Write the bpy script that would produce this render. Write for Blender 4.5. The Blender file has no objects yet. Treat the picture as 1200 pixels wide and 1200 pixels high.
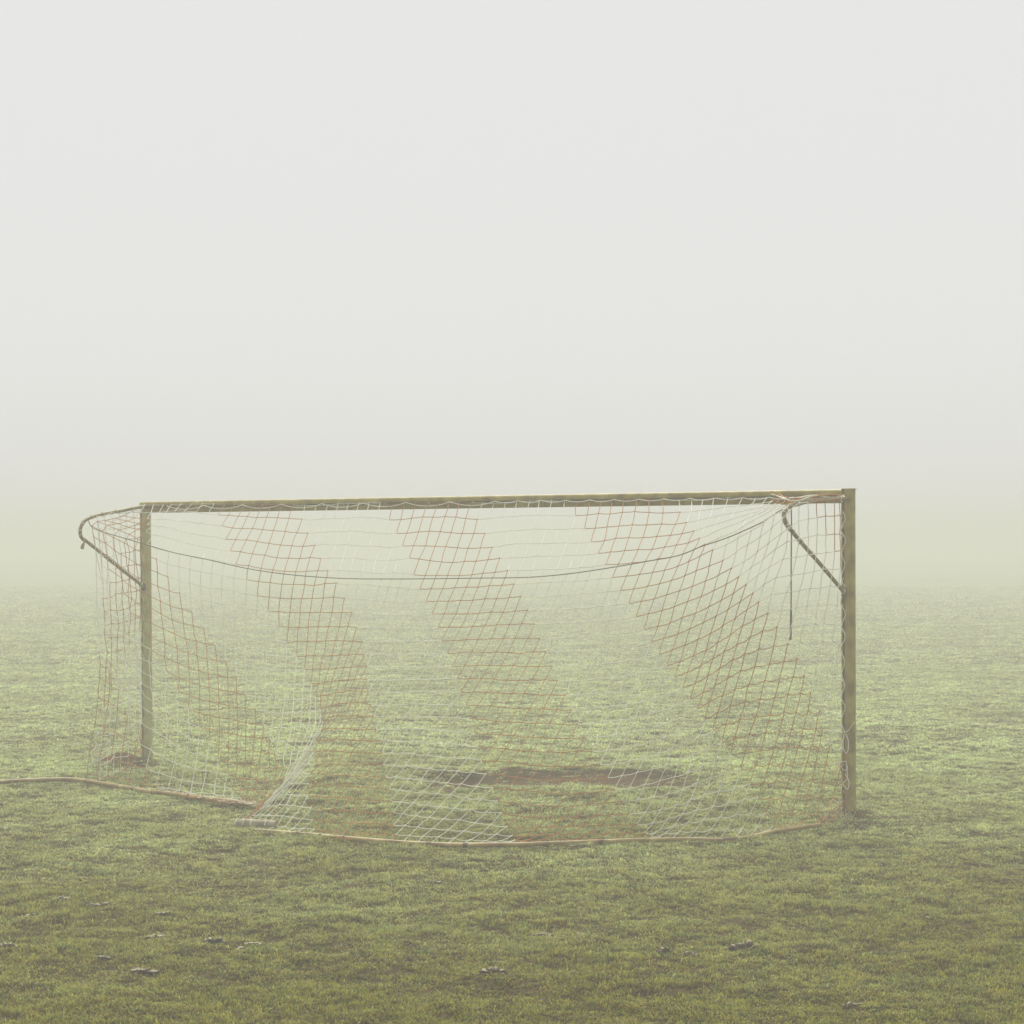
import bpy, bmesh, math, random
import numpy as np
from mathutils import Vector, Matrix, noise

random.seed(7); rng = np.random.default_rng(7)
scene = bpy.context.scene
col = scene.collection

# ------------------------------------------------------------------ camera
F = 2509.0            # focal length in photo pixels (photo 1200 px wide)
CZ = 2.112            # eye height, metres
HY = 640.0            # horizon row in the photo
cam_d = bpy.data.cameras.new("camera")
cam_d.sensor_width = 36.0
cam_d.lens = F / 1200.0 * 36.0
cam_d.shift_y = (HY - 600.0) / 1200.0
cam_d.clip_start = 0.1; cam_d.clip_end = 3000.0
cam = bpy.data.objects.new("camera", cam_d); col.objects.link(cam)
cam.location = (0, 0, CZ); cam.rotation_euler = (math.radians(90), 0, 0)
scene.camera = cam

# ------------------------------------------------------------------ world
SUN_EL, SUN_AZ = 56.0, 352.0      # degrees; high beyond the goal, behind the fog
world = bpy.data.worlds.new("World"); scene.world = world; world.use_nodes = True
nt = world.node_tree; nt.nodes.clear()
sky = nt.nodes.new("ShaderNodeTexSky"); sky.sky_type = 'NISHITA'; sky.sun_disc = False
sky.sun_elevation = math.radians(SUN_EL); sky.sun_rotation = math.radians(SUN_AZ)
hs = nt.nodes.new("ShaderNodeHueSaturation"); hs.inputs['Saturation'].default_value = 0.15
mix = nt.nodes.new("ShaderNodeMix"); mix.data_type = 'RGBA'; mix.inputs[0].default_value = 0.95
mix.inputs[7].default_value = (8.25, 8.25, 8.20, 1)      # even cloud cover
bg = nt.nodes.new("ShaderNodeBackground"); bg.inputs['Strength'].default_value = 0.1
wo = nt.nodes.new("ShaderNodeOutputWorld")
nt.links.new(sky.outputs[0], hs.inputs['Color']); nt.links.new(hs.outputs[0], mix.inputs[6])
nt.links.new(mix.outputs[2], bg.inputs['Color']); nt.links.new(bg.outputs[0], wo.inputs['Surface'])

# ------------------------------------------------------------------ sun behind the cloud
sun_d = bpy.data.lights.new("sun", 'SUN'); sun_d.energy = 4.8; sun_d.angle = math.radians(35)
sun_d.color = (1.0, 0.97, 0.90)
sun = bpy.data.objects.new("sun", sun_d); col.objects.link(sun)
_az, _el = math.radians(SUN_AZ), math.radians(SUN_EL)
sdir = Vector((math.sin(_az) * math.cos(_el), math.cos(_az) * math.cos(_el), math.sin(_el)))
sun.rotation_euler = sdir.to_track_quat('Z', 'Y').to_euler()

scene.view_settings.view_transform = 'Standard'; scene.view_settings.look = 'None'
scene.view_settings.exposure = 0.0; scene.view_settings.gamma = 1.0
scene.view_settings.use_curve_mapping = False
scene.render.engine = 'CYCLES'
scene.cycles.use_denoising = True
scene.cycles.volume_bounces = 2
scene.cycles.max_bounces = 8
scene.cycles.filter_width = 1.5

# ------------------------------------------------------------------ surveying: sight lines of the photo onto real surfaces
P0 = np.array([-3.538, 20.79])            # left post axis (x, y)
P1 = np.array([2.613, 16.60])             # right post axis
GU = (P1 - P0); GW = float(np.linalg.norm(GU)); GU = GU / GW     # along the goal
GN = np.array([GU[1], -GU[0]]); GN = GN if GN[1] < 0 else -GN    # behind the goal, towards the camera
HB = 2.555                                # top of the crossbar

def on_ground(px, py, z=0.0):
    d = F * (CZ - z) / (py - HY)
    return Vector(((px - 600) / F * d, d, z))
def on_goal_plane(px, py, s=0.0):
    """sight line meets the upright plane s metres behind the goal"""
    a = (px - 600) / F
    o = P0 + GN * s
    d = float(np.dot(o, GN)) / float(a * GN[0] + GN[1])
    return Vector((a * d, d, CZ + (HY - py) / F * d))
def on_side_plane(px, py, post):
    """sight line meets the upright plane through a post, square to the goal"""
    a = (px - 600) / F
    d = float(np.dot(post, GU)) / float(a * GU[0] + GU[1])
    return Vector((a * d, d, CZ + (HY - py) / F * d))
def goal_pt(u, s, z):
    p = P0 + GU * u + GN * s
    return Vector((p[0], p[1], z))
def ground_s(px, py):
    g = on_ground(px, py, 0.03)
    return float(np.dot(np.array([g.x, g.y]) - P0, GN))

# ------------------------------------------------------------------ materials
def new_mat(name):
    m = bpy.data.materials.new(name); m.use_nodes = True
    n = m.node_tree; b = n.nodes['Principled BSDF']
    return m, n, b
def node(n, t, **kw):
    x = n.nodes.new(t)
    for k, v in kw.items():
        setattr(x, k, v)
    return x
def ramp(n, fac, stops):
    r = node(n, 'ShaderNodeValToRGB')
    while len(r.color_ramp.elements) < len(stops): r.color_ramp.elements.new(0.5)
    for e, (p, c) in zip(r.color_ramp.elements, stops):
        e.position = p; e.color = (*c, 1)
    n.links.new(fac, r.inputs[0]); return r
def noise_mat(name, stops, scale, rough=0.6, bump=0.0, bscale=None, detail=6, metallic=0.0):
    m, n, b = new_mat(name)
    tc = node(n, 'ShaderNodeTexCoord')
    no = node(n, 'ShaderNodeTexNoise'); no.inputs['Scale'].default_value = scale; no.inputs['Detail'].default_value = detail
    n.links.new(tc.outputs['Object'], no.inputs['Vector'])
    r = ramp(n, no.outputs['Fac'], stops)
    n.links.new(r.outputs[0], b.inputs['Base Color'])
    b.inputs['Roughness'].default_value = rough; b.inputs['Metallic'].default_value = metallic
    if bump:
        n2 = node(n, 'ShaderNodeTexNoise'); n2.inputs['Scale'].default_value = bscale or scale * 3; n2.inputs['Detail'].default_value = 5
        n.links.new(tc.outputs['Object'], n2.inputs['Vector'])
        bp = node(n, 'ShaderNodeBump'); bp.inputs['Strength'].default_value = bump; bp.inputs['Distance'].default_value = 0.01
        n.links.new(n2.outputs['Fac'], bp.inputs['Height']); n.links.new(bp.outputs[0], b.inputs['Normal'])
    return m

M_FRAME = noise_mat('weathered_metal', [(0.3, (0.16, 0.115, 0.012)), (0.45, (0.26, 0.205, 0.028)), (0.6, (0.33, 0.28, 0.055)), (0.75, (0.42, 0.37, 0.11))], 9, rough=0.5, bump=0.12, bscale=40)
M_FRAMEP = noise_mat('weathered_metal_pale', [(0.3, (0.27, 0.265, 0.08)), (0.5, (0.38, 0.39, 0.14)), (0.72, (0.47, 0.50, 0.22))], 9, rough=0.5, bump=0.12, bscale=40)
M_GROOVE = noise_mat('groove_metal', [(0.35, (0.075, 0.045, 0.018)), (0.65, (0.14, 0.10, 0.04))], 14, rough=0.6)
M_TUBE = noise_mat('tube_metal', [(0.3, (0.16, 0.125, 0.03)), (0.7, (0.29, 0.24, 0.08))], 25, rough=0.5, bump=0.2, bscale=60)
M_PIPE = noise_mat('ground_pipe', [(0.3, (0.17, 0.105, 0.022)), (0.52, (0.33, 0.235, 0.065)), (0.72, (0.50, 0.41, 0.16))], 7, rough=0.5, bump=0.1, bscale=50)
M_WHITE = noise_mat('white_twine', [(0.3, (0.58, 0.59, 0.47)), (0.7, (0.80, 0.81, 0.68))], 6, rough=0.8)
M_ORANGE = noise_mat('orange_twine', [(0.3, (0.32, 0.125, 0.016)), (0.7, (0.47, 0.205, 0.035))], 6, rough=0.8)
M_ROPE = noise_mat('grey_rope', [(0.3, (0.085, 0.08, 0.045)), (0.7, (0.15, 0.14, 0.08))], 30, rough=0.8)
M_CLIP = noise_mat('clip_plastic', [(0.3, (0.55, 0.45, 0.22)), (0.7, (0.68, 0.58, 0.32))], 30, rough=0.5)
M_CLIPY = noise_mat('yellow_clip', [(0.3, (0.45, 0.25, 0.03)), (0.7, (0.6, 0.38, 0.06))], 30, rough=0.5)
M_STUB = noise_mat('worn_tube', [(0.3, (0.14, 0.095, 0.045)), (0.5, (0.34, 0.29, 0.18)), (0.66, (0.62, 0.60, 0.46))], 8, rough=0.7, bump=0.3, bscale=40)
M_CLOD = None

def soil_clod_mat():
    """crumbly earth, paler with frost where it faces up"""
    m, n, b = new_mat('frosted_earth')
    tc = node(n, 'ShaderNodeTexCoord'); no = node(n, 'ShaderNodeTexNoise')
    no.inputs['Scale'].default_value = 45; no.inputs['Detail'].default_value = 6
    n.links.new(tc.outputs['Object'], no.inputs['Vector'])
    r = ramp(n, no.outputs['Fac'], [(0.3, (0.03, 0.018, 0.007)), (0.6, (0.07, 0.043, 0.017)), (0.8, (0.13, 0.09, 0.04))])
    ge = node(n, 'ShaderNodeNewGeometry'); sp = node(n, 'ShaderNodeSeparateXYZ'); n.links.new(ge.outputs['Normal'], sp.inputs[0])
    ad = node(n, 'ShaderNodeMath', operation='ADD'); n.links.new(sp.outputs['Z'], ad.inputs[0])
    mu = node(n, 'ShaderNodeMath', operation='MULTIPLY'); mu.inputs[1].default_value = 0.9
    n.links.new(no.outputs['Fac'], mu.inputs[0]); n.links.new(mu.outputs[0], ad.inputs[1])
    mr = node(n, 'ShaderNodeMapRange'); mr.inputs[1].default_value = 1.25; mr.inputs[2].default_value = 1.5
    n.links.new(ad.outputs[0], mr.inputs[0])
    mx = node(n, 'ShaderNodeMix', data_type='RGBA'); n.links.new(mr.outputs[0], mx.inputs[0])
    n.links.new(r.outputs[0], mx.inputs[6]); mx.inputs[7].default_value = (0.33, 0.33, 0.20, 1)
    n.links.new(mx.outputs[2], b.inputs['Base Color']); b.inputs['Roughness'].default_value = 0.9
    return m
M_CLOD = soil_clod_mat()

# ------------------------------------------------------------------ mesh helpers
class MB:
    def __init__(s): s.v = []; s.f = []
    def tube(s, pts, r, n=6, caps=True, r2=None):
        pts = [Vector(p) for p in pts]; N = len(pts); base = len(s.v)
        up = Vector((0, 0, 1)); prev = None
        for i, p in enumerate(pts):
            t = (pts[min(i + 1, N - 1)] - pts[max(i - 1, 0)])
            t = t.normalized() if t.length > 1e-9 else Vector((0, 0, 1))
            if prev is None:
                a = up if abs(t.dot(up)) < 0.9 else Vector((1, 0, 0))
                x = t.cross(a).normalized()
            else:
                x = (prev - t * prev.dot(t)); x = x.normalized() if x.length > 1e-6 else t.orthogonal().normalized()
            prev = x; y = t.cross(x)
            rr = r(i / (N - 1)) if callable(r) else r
            for k in range(n):
                a = 2 * math.pi * k / n
                s.v.append(p + x * (math.cos(a) * rr) + y * (math.sin(a) * (r2 if r2 else rr)))
        for i in range(N - 1):
            for k in range(n):
                a = base + i * n + k; b = base + i * n + (k + 1) % n
                s.f.append((a, b, b + n, a + n))
        if caps:
            s.f.append(tuple(base + k for k in reversed(range(n))))
            s.f.append(tuple(base + (N - 1) * n + k for k in range(n)))
    def box(s, c, ax, ay, az):
        c = Vector(c); b = len(s.v)
        for i in (-1, 1):
            for j in (-1, 1):
                for k in (-1, 1):
                    s.v.append(c + ax * i + ay * j + az * k)
        for q in ((0, 1, 3, 2), (4, 6, 7, 5), (0, 4, 5, 1), (2, 3, 7, 6), (0, 2, 6, 4), (1, 5, 7, 3)):
            s.f.append(tuple(b + x for x in q))
    def octa(s, c, r):
        b = len(s.v)
        for d in ((r, 0, 0), (-r, 0, 0), (0, r, 0), (0, -r, 0), (0, 0, r), (0, 0, -r)):
            s.v.append(c + Vector(d))
        for q in ((0, 2, 4), (2, 1, 4), (1, 3, 4), (3, 0, 4), (2, 0, 5), (1, 2, 5), (3, 1, 5), (0, 3, 5)):
            s.f.append(tuple(b + x for x in q))
    def extrude(s, prof, a, b, ax, ay, taper=None):
        """closed profile [(x,y)] swept from a to b, profile axes ax, ay"""
        a = Vector(a); b = Vector(b); n = len(prof); base = len(s.v)
        for e in (a, b):
            for (x, y) in prof: s.v.append(e + ax * x + ay * y)
        for k in range(n):
            s.f.append((base + k, base + (k + 1) % n, base + n + (k + 1) % n, base + n + k))
        s.f.append(tuple(base + k for k in reversed(range(n)))); s.f.append(tuple(base + n + k for k in range(n)))
    def build(s, name, mat, parent=None, smooth=True, label=None):
        me = bpy.data.meshes.new(name)
        off = Vector((0, 0, 0))
        q = parent
        while q is not None: off = off + q.location; q = q.parent
        me.from_pydata([tuple(Vector(v) - off) for v in s.v], [], s.f); me.update()
        bm = bmesh.new(); bm.from_mesh(me); bmesh.ops.recalc_face_normals(bm, faces=bm.faces); bm.to_mesh(me); bm.free()
        if mat: me.materials.append(mat)
        if smooth:
            me.polygons.foreach_set('use_smooth', [True] * len(me.polygons))
            try: me.set_sharp_from_angle(angle=math.radians(50))
            except Exception: pass
        o = bpy.data.objects.new(name, me); col.objects.link(o)
        if parent is not None: o.parent = parent
        if label: o['label'] = label
        return o
def empty(name, loc, label, cat, group=None):
    o = bpy.data.objects.new(name, None); col.objects.link(o); o.location = loc
    o.empty_display_size = 0.1
    o['label'] = label; o['category'] = cat
    if group: o['group'] = group
    return o
def tag(o, label, cat, group=None):
    o['label'] = label; o['category'] = cat
    if group: o['group'] = group
    return o
def spline(pts, n):
    """Catmull-Rom through points, n samples per span"""
    P = [Vector(p) for p in pts]; P = [P[0] * 2 - P[1]] + P + [P[-1] * 2 - P[-2]]
    out = []
    for i in range(1, len(P) - 2):
        for k in range(n):
            t = k / n
            a, b, c, d = P[i - 1], P[i], P[i + 1], P[i + 2]
            out.append(0.5 * ((2 * b) + (c - a) * t + (2 * a - 5 * b + 4 * c - d) * t * t + (3 * b - a - 3 * c + d) * t ** 3))
    out.append(P[-2]); return out

# ------------------------------------------------------------------ terrain height
HC = on_ground(662, 912); HC = np.array([HC.x, HC.y])      # worn hollow in front of the goal
def _grid_noise(seed, n=256):
    r = np.random.default_rng(seed); return r.random((n, n))
_G = [_grid_noise(i) for i in range(6)]
def vnoise(x, y, f, k):
    g = _G[k]; n = g.shape[0]
    X = x * f + 37.1 * k; Y = y * f + 11.7 * k
    xi = np.floor(X).astype(int); yi = np.floor(Y).astype(int)
    fx = X - xi; fy = Y - yi
    fx = fx * fx * (3 - 2 * fx); fy = fy * fy * (3 - 2 * fy)
    a = g[xi % n, yi % n]; b = g[(xi + 1) % n, yi % n]; c = g[xi % n, (yi + 1) % n]; d = g[(xi + 1) % n, (yi + 1) % n]
    return (a * (1 - fx) + b * fx) * (1 - fy) + (c * (1 - fx) + d * fx) * fy - 0.5
def sstep(a, b, x):
    t = np.clip((x - a) / (b - a), 0, 1); return t * t * (3 - 2 * t)
def hollow(x, y):
    """0..1 mask of the worn hollow; u runs along the goal, v away from the camera"""
    dx = x - HC[0]; dy = y - HC[1]
    u = dx * 1.0 + dy * 0.03; v = dy - 0.10 * dx
    u2 = u + 0.16 * vnoise(x, y, 4.0, 3); v2 = v + 0.5 * vnoise(x, y, 2.2, 4) + 0.22 * u * u
    near = sstep(-1.05, -0.45, v2); far = 1 - sstep(0.55, 0.68, v2)
    return near * far * (1 - sstep(0.95, 1.45, np.abs(u2)))
def mound(x, y):
    a = P0; b = P1
    m1 = np.exp(-(((x - a[0] + 0.18) / 0.27) ** 2 + ((y - a[1] + 0.15) / 0.30) ** 2) ** 1.4)
    m2 = np.exp(-(((x - b[0] - 0.02) / 0.22) ** 2 + ((y - b[1] + 0.0) / 0.28) ** 2) ** 1.4)
    return m1, m2
def height(x, y):
    x = np.asarray(x, float); y = np.asarray(y, float)
    h = 0.030 * vnoise(x, y, 1.3, 0) + 0.055 * vnoise(x, y, 3.1, 1) + 0.034 * vnoise(x, y, 7.5, 2) + 0.05 * vnoise(x, y, 0.35, 5)
    h = h * np.clip(1 - (y - 16) / 40, 0.4, 1)
    m1, m2 = mound(x, y)
    h = h - 0.095 * hollow(x, y) + m1 * (0.11 + 0.08 * vnoise(x, y, 9, 2)) + m2 * 0.05
    return h
def soilmask(x, y):
    m1, m2 = mound(x, y)
    s = np.maximum(hollow(x, y) * 1.0, sstep(0.25, 0.6, m1))
    # bare scrape at the foot of the right post and under the left pipe
    g = on_ground(1004, 960); e = np.exp(-(((x - g.x) / 0.26) ** 2 + ((y - g.y) / 0.22) ** 2) ** 1.5)
    s = np.maximum(s, 0.97 * e)
    g = on_ground(190, 922); e = np.exp(-(((x - g.x) / 1.1) ** 2 + ((y - g.y) / 0.45) ** 2) ** 1.5)
    s = np.maximum(s, 0.42 * e)
    s = np.maximum(s, sstep(0.34, 0.48, vnoise(x, y, 2.3, 4) + 0.5 * vnoise(x, y, 9.0, 0)) * 0.3)
    return np.clip(s, 0, 1)

# ------------------------------------------------------------------ ground sheet
def build_ground():
    ys = [-60, -20, 0, 3, 5, 6.5]; y = 7.4
    while y < 70: ys.append(y); y *= 1.0052
    while y < 900: ys.append(y); y *= 1.08
    us = list(np.linspace(-1, 1, 330))
    xs_out = [-60, -20, -8, -4, -2.2, -1.5, -1.2]
    us = xs_out + us + [-a for a in reversed(xs_out)]
    Y = np.array(ys)[:, None] * np.ones(len(us))[None]
    W = 0.27 * np.clip(Y, 7, 60) + 1.2
    X = np.array(us)[None] * W
    X = np.where(np.abs(X) > 700, np.sign(X) * 700, X)
    Z = height(X, Y) * np.clip((Y - 3) / 3, 0, 1)
    S = soilmask(X, Y)
    nr, nc = X.shape
    verts = np.stack([X, Y, Z], -1).reshape(-1, 3)
    idx = np.arange(nr * nc).reshape(nr, nc)
    faces = np.stack([idx[:-1, :-1], idx[:-1, 1:], idx[1:, 1:], idx[1:, :-1]], -1).reshape(-1, 4)
    me = bpy.data.meshes.new('ground')
    me.vertices.add(len(verts)); me.vertices.foreach_set('co', verts.ravel())
    me.loops.add(faces.size); me.loops.foreach_set('vertex_index', faces.ravel())
    me.polygons.add(len(faces)); me.polygons.foreach_set('loop_start', np.arange(0, faces.size, 4))
    me.update(calc_edges=True); me.validate()
    me.polygons.foreach_set('use_smooth', [True] * len(me.polygons))
    at = me.attributes.new('soil', 'FLOAT', 'POINT'); at.data.foreach_set('value', S.ravel().astype(np.float32))
    m, n, b = new_mat('turf_ground')
    tc = node(n, 'ShaderNodeTexCoord')
    def nz(sc, d=8, v=None):
        q = node(n, 'ShaderNodeTexNoise'); q.inputs['Scale'].default_value = sc; q.inputs['Detail'].default_value = d
        n.links.new(tc.outputs['Object'], q.inputs['Vector']); return q
    # near: thatch and soil below the blades; far: the mean colour of the distant grass, brightened like its blades in place of haze
    thatch = ramp(n, nz(40).outputs['Fac'], [(0.3, (0.035, 0.022, 0.007)), (0.55, (0.075, 0.055, 0.016)), (0.75, (0.12, 0.10, 0.03))])
    fargr = ramp(n, nz(1.6, 12).outputs['Fac'], [(0.35, (0.24, 0.27, 0.08)), (0.6, (0.30, 0.34, 0.11))])
    soil = ramp(n, nz(22).outputs['Fac'], [(0.3, (0.028, 0.015, 0.003)), (0.6, (0.085, 0.046, 0.010)), (0.8, (0.15, 0.09, 0.022))])
    sp = node(n, 'ShaderNodeSeparateXYZ'); n.links.new(tc.outputs['Object'], sp.inputs[0])
    mr = node(n, 'ShaderNodeMapRange'); mr.inputs[1].default_value = 45; mr.inputs[2].default_value = 95
    n.links.new(sp.outputs['Y'], mr.inputs[0])
    m1 = node(n, 'ShaderNodeMix', data_type='RGBA'); n.links.new(mr.outputs[0], m1.inputs[0])
    n.links.new(thatch.outputs[0], m1.inputs[6]); n.links.new(fargr.outputs[0], m1.inputs[7])
    at = node(n, 'ShaderNodeAttribute'); at.attribute_name = 'soil'
    m2 = node(n, 'ShaderNodeMix', data_type='RGBA'); n.links.new(at.outputs['Fac'], m2.inputs[0])
    n.links.new(m1.outputs[2], m2.inputs[6]); n.links.new(soil.outputs[0], m2.inputs[7])
    n.links.new(m2.outputs[2], b.inputs['Base Color']); b.inputs['Roughness'].default_value = 1.0
    b.inputs['Specular IOR Level'].default_value = 0.1
    bp = node(n, 'ShaderNodeBump'); bp.inputs['Strength'].default_value = 0.7; bp.inputs['Distance'].default_value = 0.02
    n.links.new(nz(55, 6).outputs['Fac'], bp.inputs['Height']); n.links.new(bp.outputs[0], b.inputs['Normal'])
    me.materials.append(m)
    o = bpy.data.objects.new('ground', me); col.objects.link(o); o['kind'] = 'structure'
    return o
build_ground()

# ------------------------------------------------------------------ grass
def grass_mat(name, root, lo, mid, tip, dry):
    m, n, b = new_mat(name)
    at = node(n, 'ShaderNodeAttribute'); at.attribute_name = 'h'
    oi = node(n, 'ShaderNodeObjectInfo')
    ge = node(n, 'ShaderNodeNewGeometry')
    def nz(sc, d):
        q = node(n, 'ShaderNodeTexNoise'); q.inputs['Scale'].default_value = sc; q.inputs['Detail'].default_value = d
        n.links.new(ge.outputs['Position'], q.inputs['Vector']); return q
    big = nz(0.55, 3); sml = nz(9, 4)
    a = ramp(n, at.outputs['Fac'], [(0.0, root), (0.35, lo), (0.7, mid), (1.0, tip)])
    # yellow and dry blades, in patches
    ad = node(n, 'ShaderNodeMath', operation='MULTIPLY_ADD'); ad.inputs[1].default_value = 0.55; n.links.new(oi.outputs['Random'], ad.inputs[0])
    n.links.new(sml.outputs['Fac'], ad.inputs[2])
    mr = node(n, 'ShaderNodeMapRange'); mr.inputs[1].default_value = 0.62; mr.inputs[2].default_value = 1.15; mr.inputs[4].default_value = 0.6
    n.links.new(ad.outputs[0], mr.inputs[0])
    mx = node(n, 'ShaderNodeMix', data_type='RGBA'); n.links.new(mr.outputs[0], mx.inputs[0])
    n.links.new(a.outputs[0], mx.inputs[6]); mx.inputs[7].default_value = (*dry, 1)
    # frost, in broad patches and toward the blade tips, scaled by a painted brightness ramp over distance
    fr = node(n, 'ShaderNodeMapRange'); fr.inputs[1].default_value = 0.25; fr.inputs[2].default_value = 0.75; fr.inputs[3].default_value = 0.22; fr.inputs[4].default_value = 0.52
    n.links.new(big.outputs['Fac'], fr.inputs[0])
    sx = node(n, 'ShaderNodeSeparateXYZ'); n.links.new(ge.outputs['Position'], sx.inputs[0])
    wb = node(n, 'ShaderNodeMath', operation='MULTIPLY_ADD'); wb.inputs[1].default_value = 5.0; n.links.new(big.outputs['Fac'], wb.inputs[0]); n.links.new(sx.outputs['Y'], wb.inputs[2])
    fy = node(n, 'ShaderNodeMapRange'); fy.interpolation_type = 'SMOOTHSTEP'; fy.inputs[1].default_value = 9.5; fy.inputs[2].default_value = 27.0; fy.inputs[3].default_value = 0.10; fy.inputs[4].default_value = 3.2  # painted tone: near grass kept dark, far grass brightened in place of haze
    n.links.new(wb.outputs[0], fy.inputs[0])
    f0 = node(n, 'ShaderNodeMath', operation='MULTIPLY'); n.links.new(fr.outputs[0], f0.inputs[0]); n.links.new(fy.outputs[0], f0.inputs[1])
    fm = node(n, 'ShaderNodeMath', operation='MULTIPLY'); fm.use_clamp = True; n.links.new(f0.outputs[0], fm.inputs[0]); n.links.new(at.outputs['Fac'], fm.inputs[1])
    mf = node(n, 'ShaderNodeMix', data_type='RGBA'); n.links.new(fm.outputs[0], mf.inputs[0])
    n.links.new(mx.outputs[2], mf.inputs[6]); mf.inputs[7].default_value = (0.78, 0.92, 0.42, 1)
    # bushel to bushel brightness
    va = node(n, 'ShaderNodeMapRange'); va.inputs[1].default_value = 0.0; va.inputs[2].default_value = 2.0; va.inputs[3].default_value = 0.22; va.inputs[4].default_value = 1.75
    rb = node(n, 'ShaderNodeAttribute'); rb.attribute_name = 'rb'
    sm = node(n, 'ShaderNodeMath', operation='ADD'); n.links.new(oi.outputs['Random'], sm.inputs[0]); n.links.new(rb.outputs['Fac'], sm.inputs[1])
    n.links.new(sm.outputs[0], va.inputs[0])
    hv = node(n, 'ShaderNodeHueSaturation'); n.links.new(va.outputs[0], hv.inputs['Value']); n.links.new(mf.outputs[2], hv.inputs['Color'])
    n.links.new(hv.outputs[0], b.inputs['Base Color'])
    b.inputs['Roughness'].default_value = 0.55; b.inputs['Specular IOR Level'].default_value = 0.35
    tr = node(n, 'ShaderNodeBsdfTranslucent'); n.links.new(hv.outputs[0], tr.inputs['Color'])
    ms = node(n, 'ShaderNodeMixShader'); ms.inputs[0].default_value = 0.42
    out = n.nodes['Material Output']
    n.links.new(b.outputs[0], ms.inputs[1]); n.links.new(tr.outputs[0], ms.inputs[2]); n.links.new(ms.outputs[0], out.inputs['Surface'])
    return m
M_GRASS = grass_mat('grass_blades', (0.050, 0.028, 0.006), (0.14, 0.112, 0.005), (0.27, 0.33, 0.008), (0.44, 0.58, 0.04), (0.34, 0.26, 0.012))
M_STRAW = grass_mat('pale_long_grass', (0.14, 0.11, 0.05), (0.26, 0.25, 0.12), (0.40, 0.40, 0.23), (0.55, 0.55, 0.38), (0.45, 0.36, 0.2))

def blade_mesh(name, nb, rad, hmin, hmax, w, lean, seed, mat=None):
    r = random.Random(seed); V = []; Fc = []; H = []; RB = []
    for i in range(nb):
        a = r.uniform(0, 6.283); q = rad * math.sqrt(r.random()); x = q * math.cos(a); y = q * math.sin(a)
        h = r.uniform(hmin, hmax); t = r.uniform(0, 6.283); le = h * r.uniform(0.1, lean)
        dx, dy = math.cos(t) * le - 0.12 * h, math.sin(t) * le
        f = r.uniform(0, 3.1416); wx, wy = math.cos(f) * w * r.uniform(.6, 1.1), math.sin(f) * w * r.uniform(.6, 1.1)
        b = len(V); hr = h / hmax
        V += [(x - wx, y - wy, 0), (x + wx, y + wy, 0),
              (x + dx * .35 - wx * .85, y + dy * .35 - wy * .85, h * .55), (x + dx * .35 + wx * .85, y + dy * .35 + wy * .85, h * .55),
              (x + dx, y + dy, h * (1 - .25 * le / h))]
        H += [0, 0, .6 * hr, .6 * hr, hr]; RB += [r.random() ** 1.3] * 5
        Fc += [(b, b + 1, b + 3, b + 2), (b + 2, b + 3, b + 4)]
    me = bpy.data.meshes.new(name); me.from_pydata(V, [], Fc); me.update()
    at = me.attributes.new('h', 'FLOAT', 'POINT'); at.data.foreach_set('value', H)
    at = me.attributes.new('rb', 'FLOAT', 'POINT'); at.data.foreach_set('value', RB)
    me.materials.append(mat or M_GRASS); return me

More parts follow.
